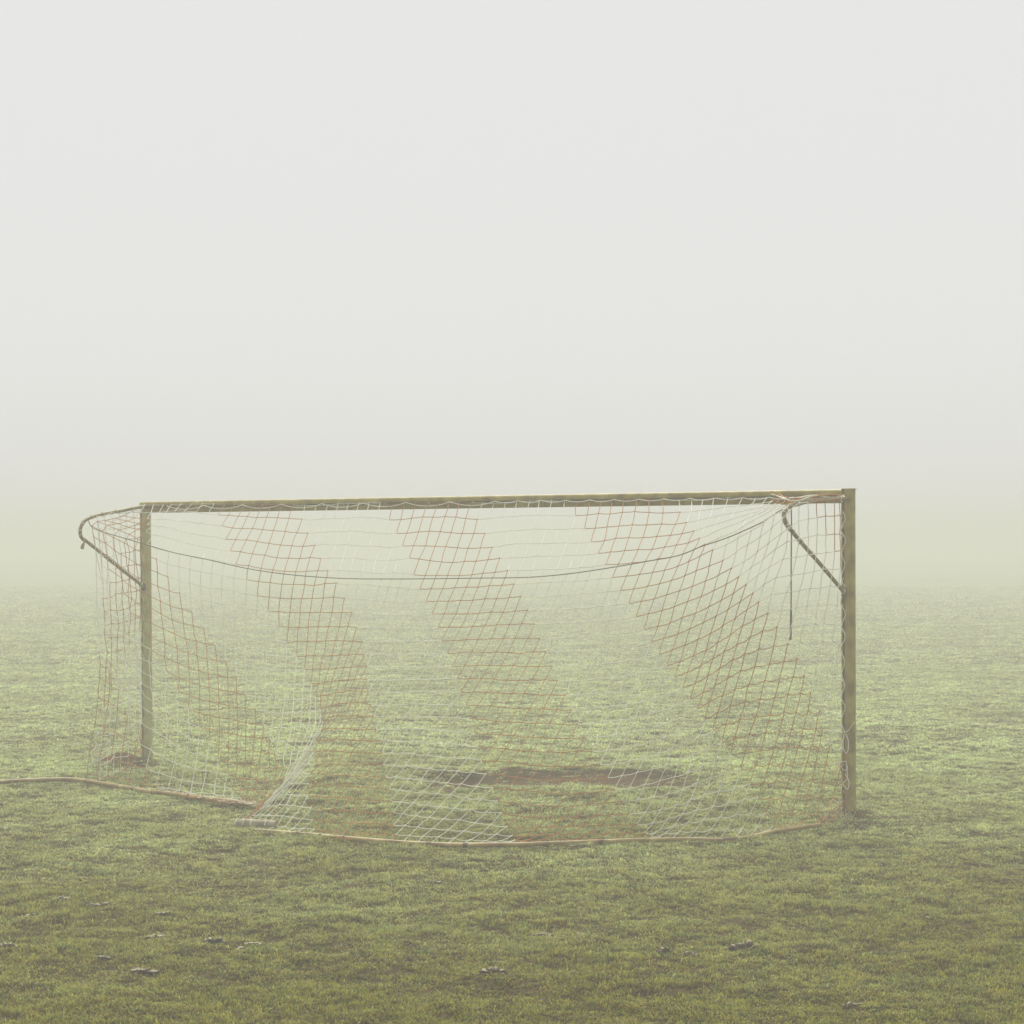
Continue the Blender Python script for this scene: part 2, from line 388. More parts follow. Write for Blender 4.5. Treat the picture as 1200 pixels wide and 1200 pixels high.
def build_grass():
    protos = bpy.data.collections.new('grass_tufts')      # not linked to the scene: only instanced
    for i in range(8):
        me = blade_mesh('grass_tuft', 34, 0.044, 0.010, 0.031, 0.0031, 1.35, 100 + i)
        protos.objects.link(bpy.data.objects.new('grass_tuft', me))
    px, py, sc, sz = [], [], [], []
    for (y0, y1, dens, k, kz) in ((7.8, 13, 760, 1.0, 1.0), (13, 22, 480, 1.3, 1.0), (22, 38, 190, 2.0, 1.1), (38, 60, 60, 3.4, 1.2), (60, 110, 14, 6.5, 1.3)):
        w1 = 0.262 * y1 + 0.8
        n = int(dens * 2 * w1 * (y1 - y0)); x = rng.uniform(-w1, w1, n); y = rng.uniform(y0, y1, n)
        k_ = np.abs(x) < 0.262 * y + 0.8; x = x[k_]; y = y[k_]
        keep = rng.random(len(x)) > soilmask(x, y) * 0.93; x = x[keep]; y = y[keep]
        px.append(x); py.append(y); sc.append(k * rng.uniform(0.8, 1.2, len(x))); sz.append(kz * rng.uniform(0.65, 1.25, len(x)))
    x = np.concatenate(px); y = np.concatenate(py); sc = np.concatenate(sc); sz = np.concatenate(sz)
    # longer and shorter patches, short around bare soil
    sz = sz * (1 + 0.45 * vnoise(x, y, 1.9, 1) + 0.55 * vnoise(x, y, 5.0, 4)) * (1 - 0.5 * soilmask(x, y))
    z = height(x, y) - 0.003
    N = len(x); print('tufts', N)
    me = bpy.data.meshes.new('grass'); me.vertices.add(N)
    me.vertices.foreach_set('co', np.stack([x, y, z], -1).ravel())
    a = me.attributes.new('sc', 'FLOAT_VECTOR', 'POINT'); a.data.foreach_set('vector', np.stack([sc, sc, sz], -1).ravel().astype(np.float32))
    a = me.attributes.new('rt', 'FLOAT_VECTOR', 'POINT')
    a.data.foreach_set('vector', np.stack([rng.normal(0, .12, N), rng.normal(0, .12, N), rng.uniform(0, 6.283, N)], -1).ravel().astype(np.float32))
    a = me.attributes.new('vi', 'INT', 'POINT'); a.data.foreach_set('value', rng.integers(0, 8, N).astype(np.int32))
    o = bpy.data.objects.new('grass', me); col.objects.link(o); o['kind'] = 'stuff'
    o['label'] = 'short frosty turf covering the whole pitch'; o['category'] = 'grass'
    ng = bpy.data.node_groups.new('grass', 'GeometryNodeTree')
    ng.interface.new_socket('Geometry', in_out='INPUT', socket_type='NodeSocketGeometry')
    ng.interface.new_socket('Geometry', in_out='OUTPUT', socket_type='NodeSocketGeometry')
    gi = ng.nodes.new('NodeGroupInput'); go = ng.nodes.new('NodeGroupOutput')
    m2p = ng.nodes.new('GeometryNodeMeshToPoints'); ci = ng.nodes.new('GeometryNodeCollectionInfo')
    ci.inputs['Collection'].default_value = protos; ci.inputs['Separate Children'].default_value = True; ci.inputs['Reset Children'].default_value = True
    iop = ng.nodes.new('GeometryNodeInstanceOnPoints'); iop.inputs['Pick Instance'].default_value = True
    def attr(nm, t):
        q = ng.nodes.new('GeometryNodeInputNamedAttribute'); q.data_type = t; q.inputs['Name'].default_value = nm; return q
    L = ng.links.new
    L(gi.outputs[0], m2p.inputs['Mesh']); L(m2p.outputs[0], iop.inputs['Points']); L(ci.outputs[0], iop.inputs['Instance'])
    L(attr('vi', 'INT').outputs[0], iop.inputs['Instance Index'])
    e2r = ng.nodes.new('FunctionNodeEulerToRotation'); L(attr('rt', 'FLOAT_VECTOR').outputs[0], e2r.inputs[0]); L(e2r.outputs[0], iop.inputs['Rotation'])
    L(attr('sc', 'FLOAT_VECTOR').outputs[0], iop.inputs['Scale']); L(iop.outputs[0], go.inputs[0])
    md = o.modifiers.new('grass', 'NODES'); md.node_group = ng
build_grass()

# ------------------------------------------------------------------ goal frame
UX = Vector((GU[0], GU[1], 0)); NX = Vector((GN[0], GN[1], 0)); ZX = Vector((0, 0, 1))
frame = empty('football_goal', (P0[0], P0[1], 0), 'weathered olive metal football goal frame standing on misty grass', 'goal')
def rprof(w, d, r=0.014, groove=None):
    """rounded rectangle; +y is the back face; groove=(centre, width, depth) is cut in the back face"""
    p = []
    for (cx, cy, a0) in ((w / 2 - r, -d / 2 + r, -90), (w / 2 - r, d / 2 - r, 0)):
        for k in range(4):
            a = math.radians(a0 + 30 * k); p.append((cx + r * math.cos(a), cy + r * math.sin(a)))
    if groove:
        c, gw, gd = groove
        p += [(c + gw / 2, d / 2), (c + gw / 2, d / 2 - gd), (c - gw / 2, d / 2 - gd), (c - gw / 2, d / 2)]
    for (cx, cy, a0) in ((-w / 2 + r, d / 2 - r, 90), (-w / 2 + r, -d / 2 + r, 180)):
        for k in range(4):
            a = math.radians(a0 + 30 * k); p.append((cx + r * math.cos(a), cy + r * math.sin(a)))
    return p
CH = 0.108
PW, PD = 0.100, 0.066
for i, P in enumerate((P0, P1)):
    c = Vector((P[0], P[1], 0)); m = MB()
    # groove near the inner edge on the right post, the outer edge on the left one, as photographed
    g = -0.026
    lean = Vector((-0.022, 0, 0)) if i == 0 else Vector((-0.006, 0, 0))
    m.extrude(rprof(PW, PD, groove=(g, 0.016, 0.022)), c - ZX * 0.3, c + ZX * (HB if i == 1 else HB - CH - 0.012) + lean, UX, NX)
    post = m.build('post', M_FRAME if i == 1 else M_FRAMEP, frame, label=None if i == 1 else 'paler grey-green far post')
    g_ = MB(); g_.box(c + lean * 0.5 + UX * g + NX * (PD / 2 - 0.0195) + ZX * (HB / 2 - 0.05), UX * 0.0070, NX * 0.0015, ZX * (HB / 2 - 0.09))
    g_.build('net_groove', M_GROOVE, post)
    for k in range(11):
        z = 0.22 + 0.205 * k + random.uniform(-.01, .01)
        h = MB(); q = c + lean * (z / HB) + UX * g + NX * (PD / 2 - 0.006) + ZX * z
        h.tube([q - ZX * .010, q + NX * 0.012 - ZX * .008, q + NX * 0.014 + ZX * .004, q + NX * .004 + ZX * .010], 0.0042, 6)
        h.build('net_hook', M_CLIPY if (i == 1 and k % 2) else M_CLIP, post)

a = goal_pt(-0.075, 0, HB - CH / 2); b = goal_pt(GW - PW / 2 - 0.001, 0, HB - CH / 2)
bar = MB()
# profile axes: x up, y backwards. Upper half stands proud, groove, then a recessed lower lip
prof = [(-CH / 2, -0.038), (CH / 2 - 0.02, -0.038), (CH / 2 - 0.006, -0.030), (CH / 2, -0.014), (CH / 2, 0.010), (CH / 2 - 0.006, 0.026), (CH / 2 - 0.02, 0.034),
        (0.016, 0.036), (0.008, 0.034), (0.006, 0.008), (-0.012, 0.008), (-0.014, 0.022), (-CH / 2 + 0.006, 0.018), (-CH / 2, 0.010)]
bar.extrude(prof, a - ZX * 0.012, b, ZX, NX)
crossbar = bar.build('crossbar', M_FRAME, frame)
gl = MB(); mid = (a + b) / 2
gl.box(goal_pt(GW / 2 - .03, 0.010, HB - CH / 2 - 0.006), UX * (GW / 2 - .06), NX * 0.0012, ZX * 0.006)
gl.build('net_groove', M_GROOVE, crossbar)
HOOK_U = []
u = 0.30
while u < GW - 0.2:
    HOOK_U.append(u); u += 0.24
for k, u in enumerate(HOOK_U):
    q = goal_pt(u, 0.030, HB - 0.068)
    h = MB(); h.tube([q + NX * -0.016, q + NX * 0.002 - ZX * 0.004, q + NX * 0.008 + ZX * 0.004, q + NX * 0.006 + ZX * 0.012], 0.0048, 6)
    h.build('net_hook', M_CLIP, crossbar)
# corner casting at the right top
cc = MB(); q = goal_pt(GW, 0, HB - 0.001)
cc.extrude(rprof(PW + 0.006, PD + 0.006), q - ZX * 0.002, q + ZX * 0.004, UX, NX)
cc.build('corner_cap', M_FRAME, frame)
def bracket(post, arm, brace):
    m = MB(); A = [on_side_plane(x, y, post) for x, y in arm]
    m.tube(spline(A, 5), 0.0165, 10)
    o = m.build('net_bracket', M_TUBE, frame)
    m = MB(); B = [on_side_plane(x, y, post) for x, y in brace]
    m.tube(spline(B, 4), 0.0155, 10)
    c = m.build('brace', M_TUBE, o)
    # cord lashings round arm and brace
    for pts, n in ((A, 9), (B, 6)):
        S = spline(pts, 10)
        for k in range(n):
            i = int((k + 0.5 + random.uniform(-.25, .25)) / n * (len(S) - 2)); p = S[i]; t = (S[i + 1] - S[i]).normalized()
            x = t.orthogonal().normalized(); y = t.cross(x); w = MB()
            w.tube([p + x * math.cos(q) * .0195 + y * math.sin(q) * .0195 + t * (q * .0035) for q in [j * .6 for j in range(12)]], 0.0032, 5)
            w.build('lashing', M_WHITE, o)
    # flange on the post
    f = MB(); e = B[-1]; f.box(e, UX * 0.018, NX * 0.006, ZX * 0.035); f.build('bracket_flange', M_GROOVE, o)
    return o, A
bR, AR = bracket(P1, [(992, 584), (975, 584.5), (950, 587), (935, 590.5), (925, 594), (919.5, 600), (919, 607), (921.5, 614), (926, 620)],
                 [(926, 620), (940, 637), (965, 665.5), (984, 688), (989, 694)])
bL, AL = bracket(P0, [(172, 593.5), (160, 595), (145, 598), (128, 601), (112, 604.5), (101, 609), (95.5, 616), (94, 623), (95.5, 630), (101, 634)],
                 [(101, 634), (116, 646), (140, 665.5), (160, 681), (168, 688)])

# ------------------------------------------------------------------ rear tension rope
SR = float(np.dot(np.array([AR[5].x, AR[5].y]) - P0, GN)); SL = float(np.dot(np.array([AL[6].x, AL[6].y]) - P0, GN))
SM = 0.5 * (SR + SL); print('bracket depth', SR, SL)
rp = [(103, 608), (107, 617), (118, 622.5), (145, 630.5), (170, 638), (205, 648), (240, 655), (270, 662), (300, 668), (345, 674), (400, 677.8), (450, 678.5), (500, 678.3), (560, 677.5), (620, 676.5),
      (670, 672), (720, 664.5), (760, 657.5), (795, 651), (823, 640), (850, 631), (875, 620.5), (895, 611), (908, 602), (917, 597)]
RP = [on_goal_plane(x, y, SL + (SR - SL) * (x - 100) / 818.0) for x, y in rp]
m = MB(); m.tube(spline(RP, 4), 0.0042, 6)
rope = m.build('tension_rope', M_ROPE); tag(rope, 'dark sagging rope strung between the two net brackets behind the crossbar', 'rope')
m = MB(); LC = [on_side_plane(928.8, 596, P1), on_side_plane(929, 620, P1), on_side_plane(928.6, 660, P1), on_side_plane(928.6, 700, P1), on_side_plane(928.4, 725, P1), on_side_plane(927.8, 750, P1)]
LC = [p + NX * 0.02 for p in LC]
m.tube(spline(LC, 4), lambda t: 0.005 if t < 0.72 else 0.0085, 7)
tag(m.build('hanging_cord', M_ROPE), 'loose brown cord hanging straight down from the right bracket', 'cord')
m = MB(); m.tube([on_side_plane(x, y, P0) for x, y in ((99, 632), (98.5, 636), (97, 639), (96, 643))], lambda t: 0.008 if t < .4 else 0.017, 7)
tag(m.build('strap_end', M_TUBE), 'short dark strap end dangling from the bend of the left bracket', 'strap')

# ------------------------------------------------------------------ ground bars
def gpath(pts, z): return [on_ground(x, y, z) for x, y in pts]
gb = empty('ground_bar', on_ground(857, 984), 'sandy yellow ground bar bent round from the right post, holding the net down', 'ground bar')
barB = [(300, 973.5), (348, 977), (377, 979.5), (404, 982), (466, 987), (520, 989.8), (560, 990), (623, 989.2), (707, 986), (790, 983.6), (850, 984.6)]
barS = [(860, 984.2), (883, 979.8), (905, 975), (936, 970), (962, 966.5)]
m = MB(); m.tube(spline(gpath(barB, 0.046), 5), 0.0165, 9); m.build('long_tube', M_PIPE, gb)
m = MB(); m.tube(spline(gpath(barS, 0.046), 5), 0.0160, 9); m.build('side_tube', M_PIPE, gb)
m = MB(); p, q = gpath([(847, 984.6)], .046)[0], gpath([(863, 983.8)], .046)[0]; m.tube([p, (p + q) / 2 + Vector((0, -.01, 0)), q], 0.0215, 10)
m.build('corner_joint', M_GROOVE, gb)
for (x, y) in ((349, 977.2), (376, 979.5), (404, 982), (502, 989.2), (545, 990.2), (705, 986.2)):
    p = on_ground(x, y, .046); w = MB(); w.tube([p - Vector((.016, 0, 0)), p + Vector((.016, 0.0, 0))], 0.0185, 9)
    w.build('tie_sleeve', M_GROOVE, gb)
gl_ = empty('ground_bar', on_ground(98, 915), 'yellowish pipe lying on the grass at the left, running out of the picture', 'ground bar')
barA = [(-60, 919), (-20, 917.2), (0, 916.6), (40, 914), (80, 913.4), (100, 915), (140, 921.4), (158, 924.5), (179, 928), (200, 930.2), (240, 935.4), (270, 939), (297, 944)]
m = MB(); m.tube(spline(gpath(barA, 0.046), 5), 0.0185, 9); m.build('tube', M_PIPE, gl_)
for (x, y) in ((102, 915.3), (139, 921.2), (157, 924.2), (179, 928), (221, 933), (8, 916)):
    p = on_ground(x, y, .046); w = MB(); w.tube([p - Vector((.009, -.002, 0)), p + Vector((.009, -.002, 0))], 0.0215, 9)
    w.build('tie_sleeve', M_GROOVE, gl_)
stub = MB(); ps = gpath([(273, 965), (284, 965), (297, 965.5), (310, 966.3), (324, 967)], 0.058)
stub.tube(spline(ps, 4), lambda t: 0.006 + 0.031 * min(1, t * 3.5) ** 0.5 * (1 - .12 * t), 16, r2=None)
for t_ in (0.12, 0.3, 0.47, 0.8):
    q_ = ps[0].lerp(ps[-1], t_)
    stub_w = MB(); stub_w.tube([q_ + Vector((.004 * j - .02, -math.cos(j * .5) * .037, math.sin(j * .5) * .037)) for j in range(9)], 0.004, 5)
    STUBW = globals().get('STUBW', []); STUBW.append(stub_w)
stub_o = stub.build('tube_stub', M_STUB)
for w_ in STUBW: w_.build('lashing', M_WHITE, stub_o)
tag(stub_o, 'thick stubby grey tube end lying where the net is gathered to a point', 'tube')
# rope twist at the right post foot
tw = empty('corner_rope', on_ground(968, 966), 'twisted rusty orange rope tying the ground bar to the right post foot', 'rope')
for k in range(3):
    m = MB(); pts = []
    for i in range(13):
        t = i / 12; x = 960 + 26 * t; y = 967 - 6 * t; z = 0.04 + 0.10 * t ** 1.6
        g = on_ground(962 + 24 * t, 968 - 6 * t, 0); a_ = t * 9 + k * 2.1
        pts.append(Vector((g.x, g.y - .01, z)) + Vector((math.cos(a_) * .011, math.sin(a_) * .011, math.sin(a_) * .011)))
    m.tube(pts, 0.005, 5); m.build('strand', M_ORANGE if k < 1 else M_ROPE, tw)

# ------------------------------------------------------------------ the net: nodes surveyed from the photo, interpolated by a thin-plate spline
def Z(ox, oy, k, L): return [(ox + X * k, oy + Y * k, r, c) for X, Y, r, c in L]
CP = []     # (x, y, row, column)
z3 = (300, 570, 1 / 4.8); z4 = (300, 770, 1 / 4.8); z5 = (540, 570, 1 / 4.8); z6 = (540, 770, 1 / 4.8)
z7 = (780, 560, 1 / 4.8); z8 = (780, 770, 1 / 4.8)
# right edge of the middle orange band
S = [(95, 185), (135, 265), (180, 340), (220, 405), (262, 475), (302, 550), (340, 620), (375, 695), (410, 775), (445, 855), (478, 930), (512, 1010), (545, 1090), (583, 1170)]
CP += Z(*z5, [(x, y, i + 1, i + 33) for i, (x, y) in enumerate(S)])
S = [(620, 295), (658, 375), (695, 450), (740, 530), (780, 605), (825, 680), (865, 745), (905, 810), (945, 878), (993, 940), (1035, 990)]
CP += Z(*z6, [(x, y, i + 15, i + 47) for i, (x, y) in enumerate(S)])
# left edge of the middle orange band
S = [(750, 185), (787, 265), (825, 338), (862, 405), (890, 495), (922, 578), (957, 650), (990, 715), (1022, 795), (1045, 868), (1075, 942), (1103, 1007), (1130, 1080), (1150, 1155)]
CP += Z(*z3, [(x, y, i + 1, i + 25) for i, (x, y) in enumerate(S)])
S = [(22, 265), (50, 347), (72, 425), (95, 500), (120, 578), (145, 655), (175, 735), (205, 805), (230, 880), (262, 950), (290, 1005)]
CP += Z(*z6, [(x, y, i + 15, i + 39) for i, (x, y) in enumerate(S)])
# right edge of the left-middle band
S = [(258, 185), (290, 262), (327, 330), (365, 403), (403, 475), (450, 545), (497, 630), (537, 708), (570, 792), (595, 872), (608, 945), (620, 1010), (622, 1085), (632, 1155)]
CP += Z(*z3, [(x, y, i + 1, i + 17) for i, (x, y) in enumerate(S)])
S = [(645, 268), (660, 332), (675, 405), (692, 470), (705, 535), (715, 603), (730, 672), (745, 740), (755, 808), (768, 875), (775, 940), (785, 1000)]
CP += Z(*z4, [(x, y, i + 15, i + 31) for i, (x, y) in enumerate(S)])
# left edge of the left-middle band
S = [(256, 603.5), (260, 616), (264.4, 631.5), (270, 645), (276, 661), (289.4, 679.4), (301.9, 697.5), (313.8, 715.8), (326.5, 733.5), (336.9, 751.7), (347.5, 769.4), (356.7, 785), (365, 801.7), (369.8, 816.9), (375, 831.5), (378, 845)]
CP += [(x, y, i + 1, i + 9) for i, (x, y) in enumerate(S)]
# right edge of the far-left band (column = row), and its left edge
S = [(211, 696), (225, 717), (239, 736), (252.5, 756.5), (265.5, 775.5), (277.5, 794.5), (288.5, 814), (299, 831.5), (309, 850), (316.6, 865.7), (322, 883)]
CP += [(x, y, i + 8, i + 8) for i, (x, y) in enumerate(S)]
S = [(195.5, 786.5), (208.5, 809), (221.5, 830.5), (233.5, 851.5), (245, 869), (255.5, 888.5), (267, 907.5), (273, 925)]
CP += [(x, y, i + 14, i + 6) for i, (x, y) in enumerate(S)]
# left edge of the right band
S = [(645, 165), (692, 238), (735, 310), (775, 375), (815, 440), (857, 512), (900, 583), (943, 658), (987, 733), (1030, 805), (1072, 875), (1113, 943), (1160, 1007)]
CP += Z(*z5, [(x, y, i + 1, i + 41) for i, (x, y) in enumerate(S)])
S = [(50, 115), (95, 177), (137, 235), (180, 290), (218, 347), (265, 410), (315, 473), (368, 545), (420, 630), (475, 712), (520, 785), (560, 880), (606, 950)]
CP += Z(*z8, [(x, y, i + 14, i + 54) for i, (x, y) in enumerate(S)])
# right edge of the right band
S = [(797, 601), (805, 612), (813, 622.5), (819.5, 630.5), (827, 637.5), (835.5, 644.5), (847, 656), (857.5, 666), (866, 675.5), (874, 685), (881.6, 694.5), (889.8, 705.6), (899.8, 718.2), (911, 735), (923, 754), (933.4, 772), (942, 792), (951, 812), (960.5, 833.3), (964.8, 853.6), (972.4, 874.7), (985, 896)]
CP += [(x, y, i + 1, i + 49) for i, (x, y) in enumerate(S)]
# between the right band and the post
CP += [(850.5, 638, 6, 55), (865.5, 630.5, 6, 56), (879.8, 621.5, 6, 57), (895, 611, 6, 58), (908, 602, 6, 59), (917, 599, 6, 60.6),
       (862, 648, 7, 56), (876.5, 638.5, 7, 57), (891, 628.5, 7, 58), (904.4, 618, 7, 59), (917, 607, 7, 60),
       (872.5, 657.5, 8, 57), (886.8, 647, 8, 58), (901.4, 636, 8, 59), (916, 624.5, 8, 60), (923, 620, 8, 61),
       (881, 664, 9, 58), (894.4, 655.5, 9, 59), (908.4, 643.8, 9, 60), (888, 673.5, 10, 59), (902, 664, 10, 60), (895.6, 684.6, 11, 60)]
R2 = (860, 600, 7 / 60.)
CP += Z(*R2, [(540, 290, 9, 61), (665, 270, 9, 62), (750, 250, 9, 63), (835, 235, 9, 64), (925, 225, 9, 65), (1010, 215, 9, 66), (1090, 212, 9, 67.5),
              (485, 470, 10, 61), (625, 450, 10, 62), (745, 430, 10, 63), (835, 415, 10, 64), (925, 405, 10, 65), (1010, 395, 10, 66),
              (430, 655, 11, 61), (580, 630, 11, 62), (705, 610, 11, 63), (810, 585, 11, 64), (890, 575, 11, 65), (990, 572, 11, 66),
              (380, 830, 12, 61), (535, 805, 12, 62), (665, 785, 12, 63), (770, 765, 12, 64), (875, 750, 12, 65), (970, 745, 12, 66),
              (485, 985, 13, 62), (625, 965, 13, 63), (740, 935, 13, 64), (845, 935, 13, 65), (940, 925, 13, 66), (1040, 935, 13, 67),
              (575, 1140, 14, 63), (705, 1125, 14, 64), (815, 1110, 14, 65), (910, 1110, 14, 66), (1010, 1115, 14, 67),
              (655, 85, 8, 62), (745, 70, 8, 63), (830, 50, 8, 64), (920, 40, 8, 65), (1010, 35, 8, 66)])
CP += [(931, 592, 7, 61.5), (947, 588, 7, 63), (967, 585.5, 7, 65), (984, 584, 7, 67)]
R4 = (870, 710, 13 / 120.)
CP += Z(*R4, [(175, 460, 15, 61), (340, 430, 15, 62), (625, 385, 15, 64), (740, 380, 15, 65), (860, 375, 15, 66), (975, 375, 15, 67),
              (130, 655, 16, 61), (290, 620, 16, 62), (450, 600, 16, 63), (705, 575, 16, 65), (820, 560, 16, 66), (940, 570, 16, 67), (1015, 590, 16, 68),
              (240, 805, 17, 62), (400, 790, 17, 63), (545, 770, 17, 64), (785, 750, 17, 66), (910, 760, 17, 67), (980, 785, 17, 68),
              (190, 1000, 18, 62), (355, 985, 18, 63), (495, 955, 18, 64), (625, 940, 18, 65)])
R6 = (870, 820, 13 / 120.)
CP += Z(*R6, [(140, 180, 19, 62), (300, 160, 19, 63), (450, 130, 19, 64), (585, 130, 19, 65), (710, 115, 19, 66),
              (85, 365, 20, 62), (255, 350, 20, 63), (400, 330, 20, 64), (540, 320, 20, 65), (665, 300, 20, 66), (795, 305, 20, 67),
              (30, 550, 21, 62), (200, 540, 21, 63), (350, 515, 21, 64), (490, 500, 21, 65), (615, 490, 21, 66), (750, 490, 21, 67), (840, 490, 21, 68),
              (145, 715, 22, 63), (290, 690, 22, 64), (440, 690, 22, 65), (565, 680, 22, 66), (700, 680, 22, 67), (795, 680, 22, 68), (910, 690, 22, 69),
              (230, 880, 23, 64), (370, 875, 23, 65), (510, 855, 23, 66), (640, 860, 23, 67), (755, 865, 23, 68), (875, 870, 23, 69), (1020, 885, 23, 70),
              (310, 1060, 24, 65), (445, 1035, 24, 66), (590, 1040, 24, 67), (700, 1020, 24, 68), (840, 1040, 24, 69)])
R7 = (780, 900, 11 / 60.)
CP += Z(*R7, [(725, 285, 25, 66), (805, 280, 25, 67), (890, 280, 25, 68), (970, 290, 25, 69), (1050, 295, 25, 70)])
# top left
CP += [(256, 644, 4, 11), (243, 641, 4, 10), (231.5, 639, 4, 9), (216.5, 636, 4, 8), (204.5, 632.5, 4, 7), (191, 629, 4, 6), (239.5, 627, 3, 9), (225.5, 624.5, 3, 8), (212.5, 622, 3, 7), (200, 618.5, 3, 6),
       (247.5, 614.5, 2, 9), (234.5, 613, 2, 8), (221.5, 611, 2, 7), (208.5, 610, 2, 6), (217, 598.5, 1, 6), (184, 643, 5, 6),
       (183.5, 655, 6, 6), (184.5, 671.5, 7, 6), (185, 687.5, 8, 6), (187, 704, 9, 6), (189, 720, 10, 6), (190.5, 736.5, 11, 6), (192.5, 753, 12, 6), (193.5, 769.5, 13, 6)]
# far-left columns
CP += [(158, 643.5, 6, 4), (160, 660, 7, 4), (145, 636, 6, 3), (147, 653, 7, 3), (132.5, 629, 6, 2), (135, 645, 7, 2), (121, 623, 6, 1), (123, 636, 7, 1), (108, 616, 6, 0), (110, 628, 7, 0),
       (145, 695, 10, 2), (154, 702, 10, 3), (165, 709, 10, 4), (176, 712, 10, 5), (113, 672, 10, 0), (125, 682, 10, 1),
       (174.5, 775, 14, 5), (160, 768, 14, 4), (145, 760, 14, 3), (132, 752, 14, 2), (122, 745, 14, 1), (115, 738, 14, 0),
       (178, 812, 16.3, 5), (182, 856, 19, 5), (165, 846, 19, 4), (150, 838, 19, 3), (138, 830, 19, 2), (127, 823, 19, 1), (116, 816, 19, 0)]
# bottom left: last rows lie crumpled on the pipe
for c, x, y in ((0, 101, 913), (2, 125, 917), (4, 150, 921), (6, 183, 926), (8, 210, 930), (10, 236, 933), (12, 262, 936), (14, 281, 938), (16, 296, 940)):
    CP += [(x, y - 1.5, 22.4, c), (x + 3, y + 0.5, 24.5, c), (x + 6, y + 1.5, 27, c)]
# the fold gathered to the stub
FR = {16: [(309, 850, 16), (319, 851, 17), (330, 851.5, 18), (341, 851.5, 19), (352, 851, 20), (362, 849.5, 21), (370, 848, 22), (375, 846.5, 23), (384, 841, 25), (390, 839, 26), (397, 838, 27), (404, 838, 28), (412, 838, 29), (420, 838.5, 30), (429, 839, 31)],
      17: [(327, 867, 18), (338, 868, 19), (348, 867, 20), (357, 865, 21), (364, 863, 22), (369, 861.5, 23), (373, 860, 24), (376, 857, 25), (379, 854, 26), (385, 853, 27), (393, 852.5, 28), (402, 853, 29), (411, 853.5, 30), (420, 854, 31), (430, 854, 32)],
      18: [(332, 884, 19), (341, 883.7, 20), (349, 881, 21), (356, 878, 22), (361, 875, 23), (364, 872, 24), (367, 870, 25), (371, 868, 26), (376, 867, 27), (384, 866.5, 28), (393, 866, 29), (403, 866.5, 30), (413, 867, 31), (423, 867.5, 32), (434, 868, 33)],
      19: [(304, 897, 16), (315, 899, 17), (325, 899, 18), (334, 898.5, 19), (341, 896, 20), (346, 894, 21), (350, 891, 22), (353, 888, 23), (356, 885, 24), (359, 883, 25), (362, 881.5, 26), (367, 880.5, 27), (374, 880, 28), (383, 880, 29), (392, 880, 30), (402, 880.5, 31), (412, 881, 32), (424, 881, 33), (435, 881.3, 34)],
      20: [(310, 914, 17), (320, 914.5, 18), (328, 913.5, 19), (334, 911, 20), (338, 908, 21), (342, 905, 22), (345, 902, 23), (348, 900, 24), (351, 898, 25), (355, 896.5, 26), (361, 895.5, 27), (369, 895, 28), (378, 894.5, 29), (388, 895, 30), (398, 895, 31), (408, 895.3, 32), (418, 895.5, 33), (429, 895.5, 34), (439, 895.6, 35)],
      21: [(312, 930, 18), (319, 929, 19), (324, 926, 20), (328, 923, 21), (331, 919, 22), (334, 915, 23), (337, 912, 24), (340, 909, 25), (344, 907, 26), (349, 905.5, 27), (355, 905, 28), (363, 905.5, 29), (373, 906, 30), (384, 906.7, 31), (395, 907.5, 32), (406, 908, 33), (417, 908.5, 34), (429, 909, 35), (440, 909.5, 36)],
      22: [(310, 940, 20), (315, 935, 21), (319, 931, 22), (323, 928, 23), (327, 925, 24), (331, 922, 25), (335, 920, 26), (340, 918, 27), (346, 917.5, 28), (353, 917.5, 29), (362, 918, 30), (373, 918.7, 31), (384, 919.5, 32), (396, 920.5, 33), (408, 921.3, 34), (419, 922, 35), (431, 922.7, 36), (443, 923.3, 37)],
      23: [(303, 946, 22), (308, 942, 23), (313, 938.5, 24), (318, 935.5, 25), (323, 933.5, 26), (329, 932, 27), (335, 931, 28), (342, 930.7, 29), (351, 931, 30), (361, 931.7, 31), (373, 932.5, 32), (385, 933.5, 33), (397, 934.5, 34), (409, 935.3, 35), (421, 936, 36), (433, 936.7, 37), (445, 937.3, 38)],
      24: [(297, 952, 23), (303, 948.5, 24), (309, 946, 25), (315, 944.5, 26), (321, 943.7, 27), (328, 943.5, 28), (336, 943.7, 29), (344, 944.2, 30), (354, 945, 31), (365, 946, 32), (377, 947, 33), (389, 948, 34), (401, 949, 35), (425, 950.5, 37), (448, 951.5, 39)],
      25: [(289, 958, 24), (295, 956, 25), (301, 955, 26), (308, 954.7, 27), (315, 955, 28), (323, 955.5, 29), (332, 956.3, 30), (343, 957.5, 31), (355, 958.7, 32), (367, 960, 33), (391, 962, 35), (414, 963.5, 37), (438, 965, 39)],
      26: [(281, 962, 24), (286, 962, 25), (292, 962.5, 26), (299, 963.3, 27), (306, 964.5, 28), (315, 965.7, 29), (324, 967, 30), (334, 968.5, 31), (345, 970, 32), (369, 972.3, 34), (393, 974.3, 36), (417, 975.7, 38), (440, 977, 40)],
      27: [(277, 964, 25), (287, 967, 27), (302, 972, 29), (322, 974.5, 31), (345, 977, 33), (370, 979, 35), (395, 981, 37), (420, 983.5, 39), (444, 985.5, 41), (456, 986.7, 42), (471, 987.5, 43), (503, 989, 45), (540, 990, 47), (572, 990, 49), (606, 989.5, 51), (643, 988.5, 53), (688, 987, 55), (731, 985.5, 57), (768, 984.3, 59), (803, 984, 61), (842, 984, 63), (878, 980, 65), (902, 974.5, 66.2), (934, 969, 67.8), (960, 965, 69), (982, 955, 70)]}
for r, L in FR.items():
    CP += [(x, y, r, c) for x, y, c in L]
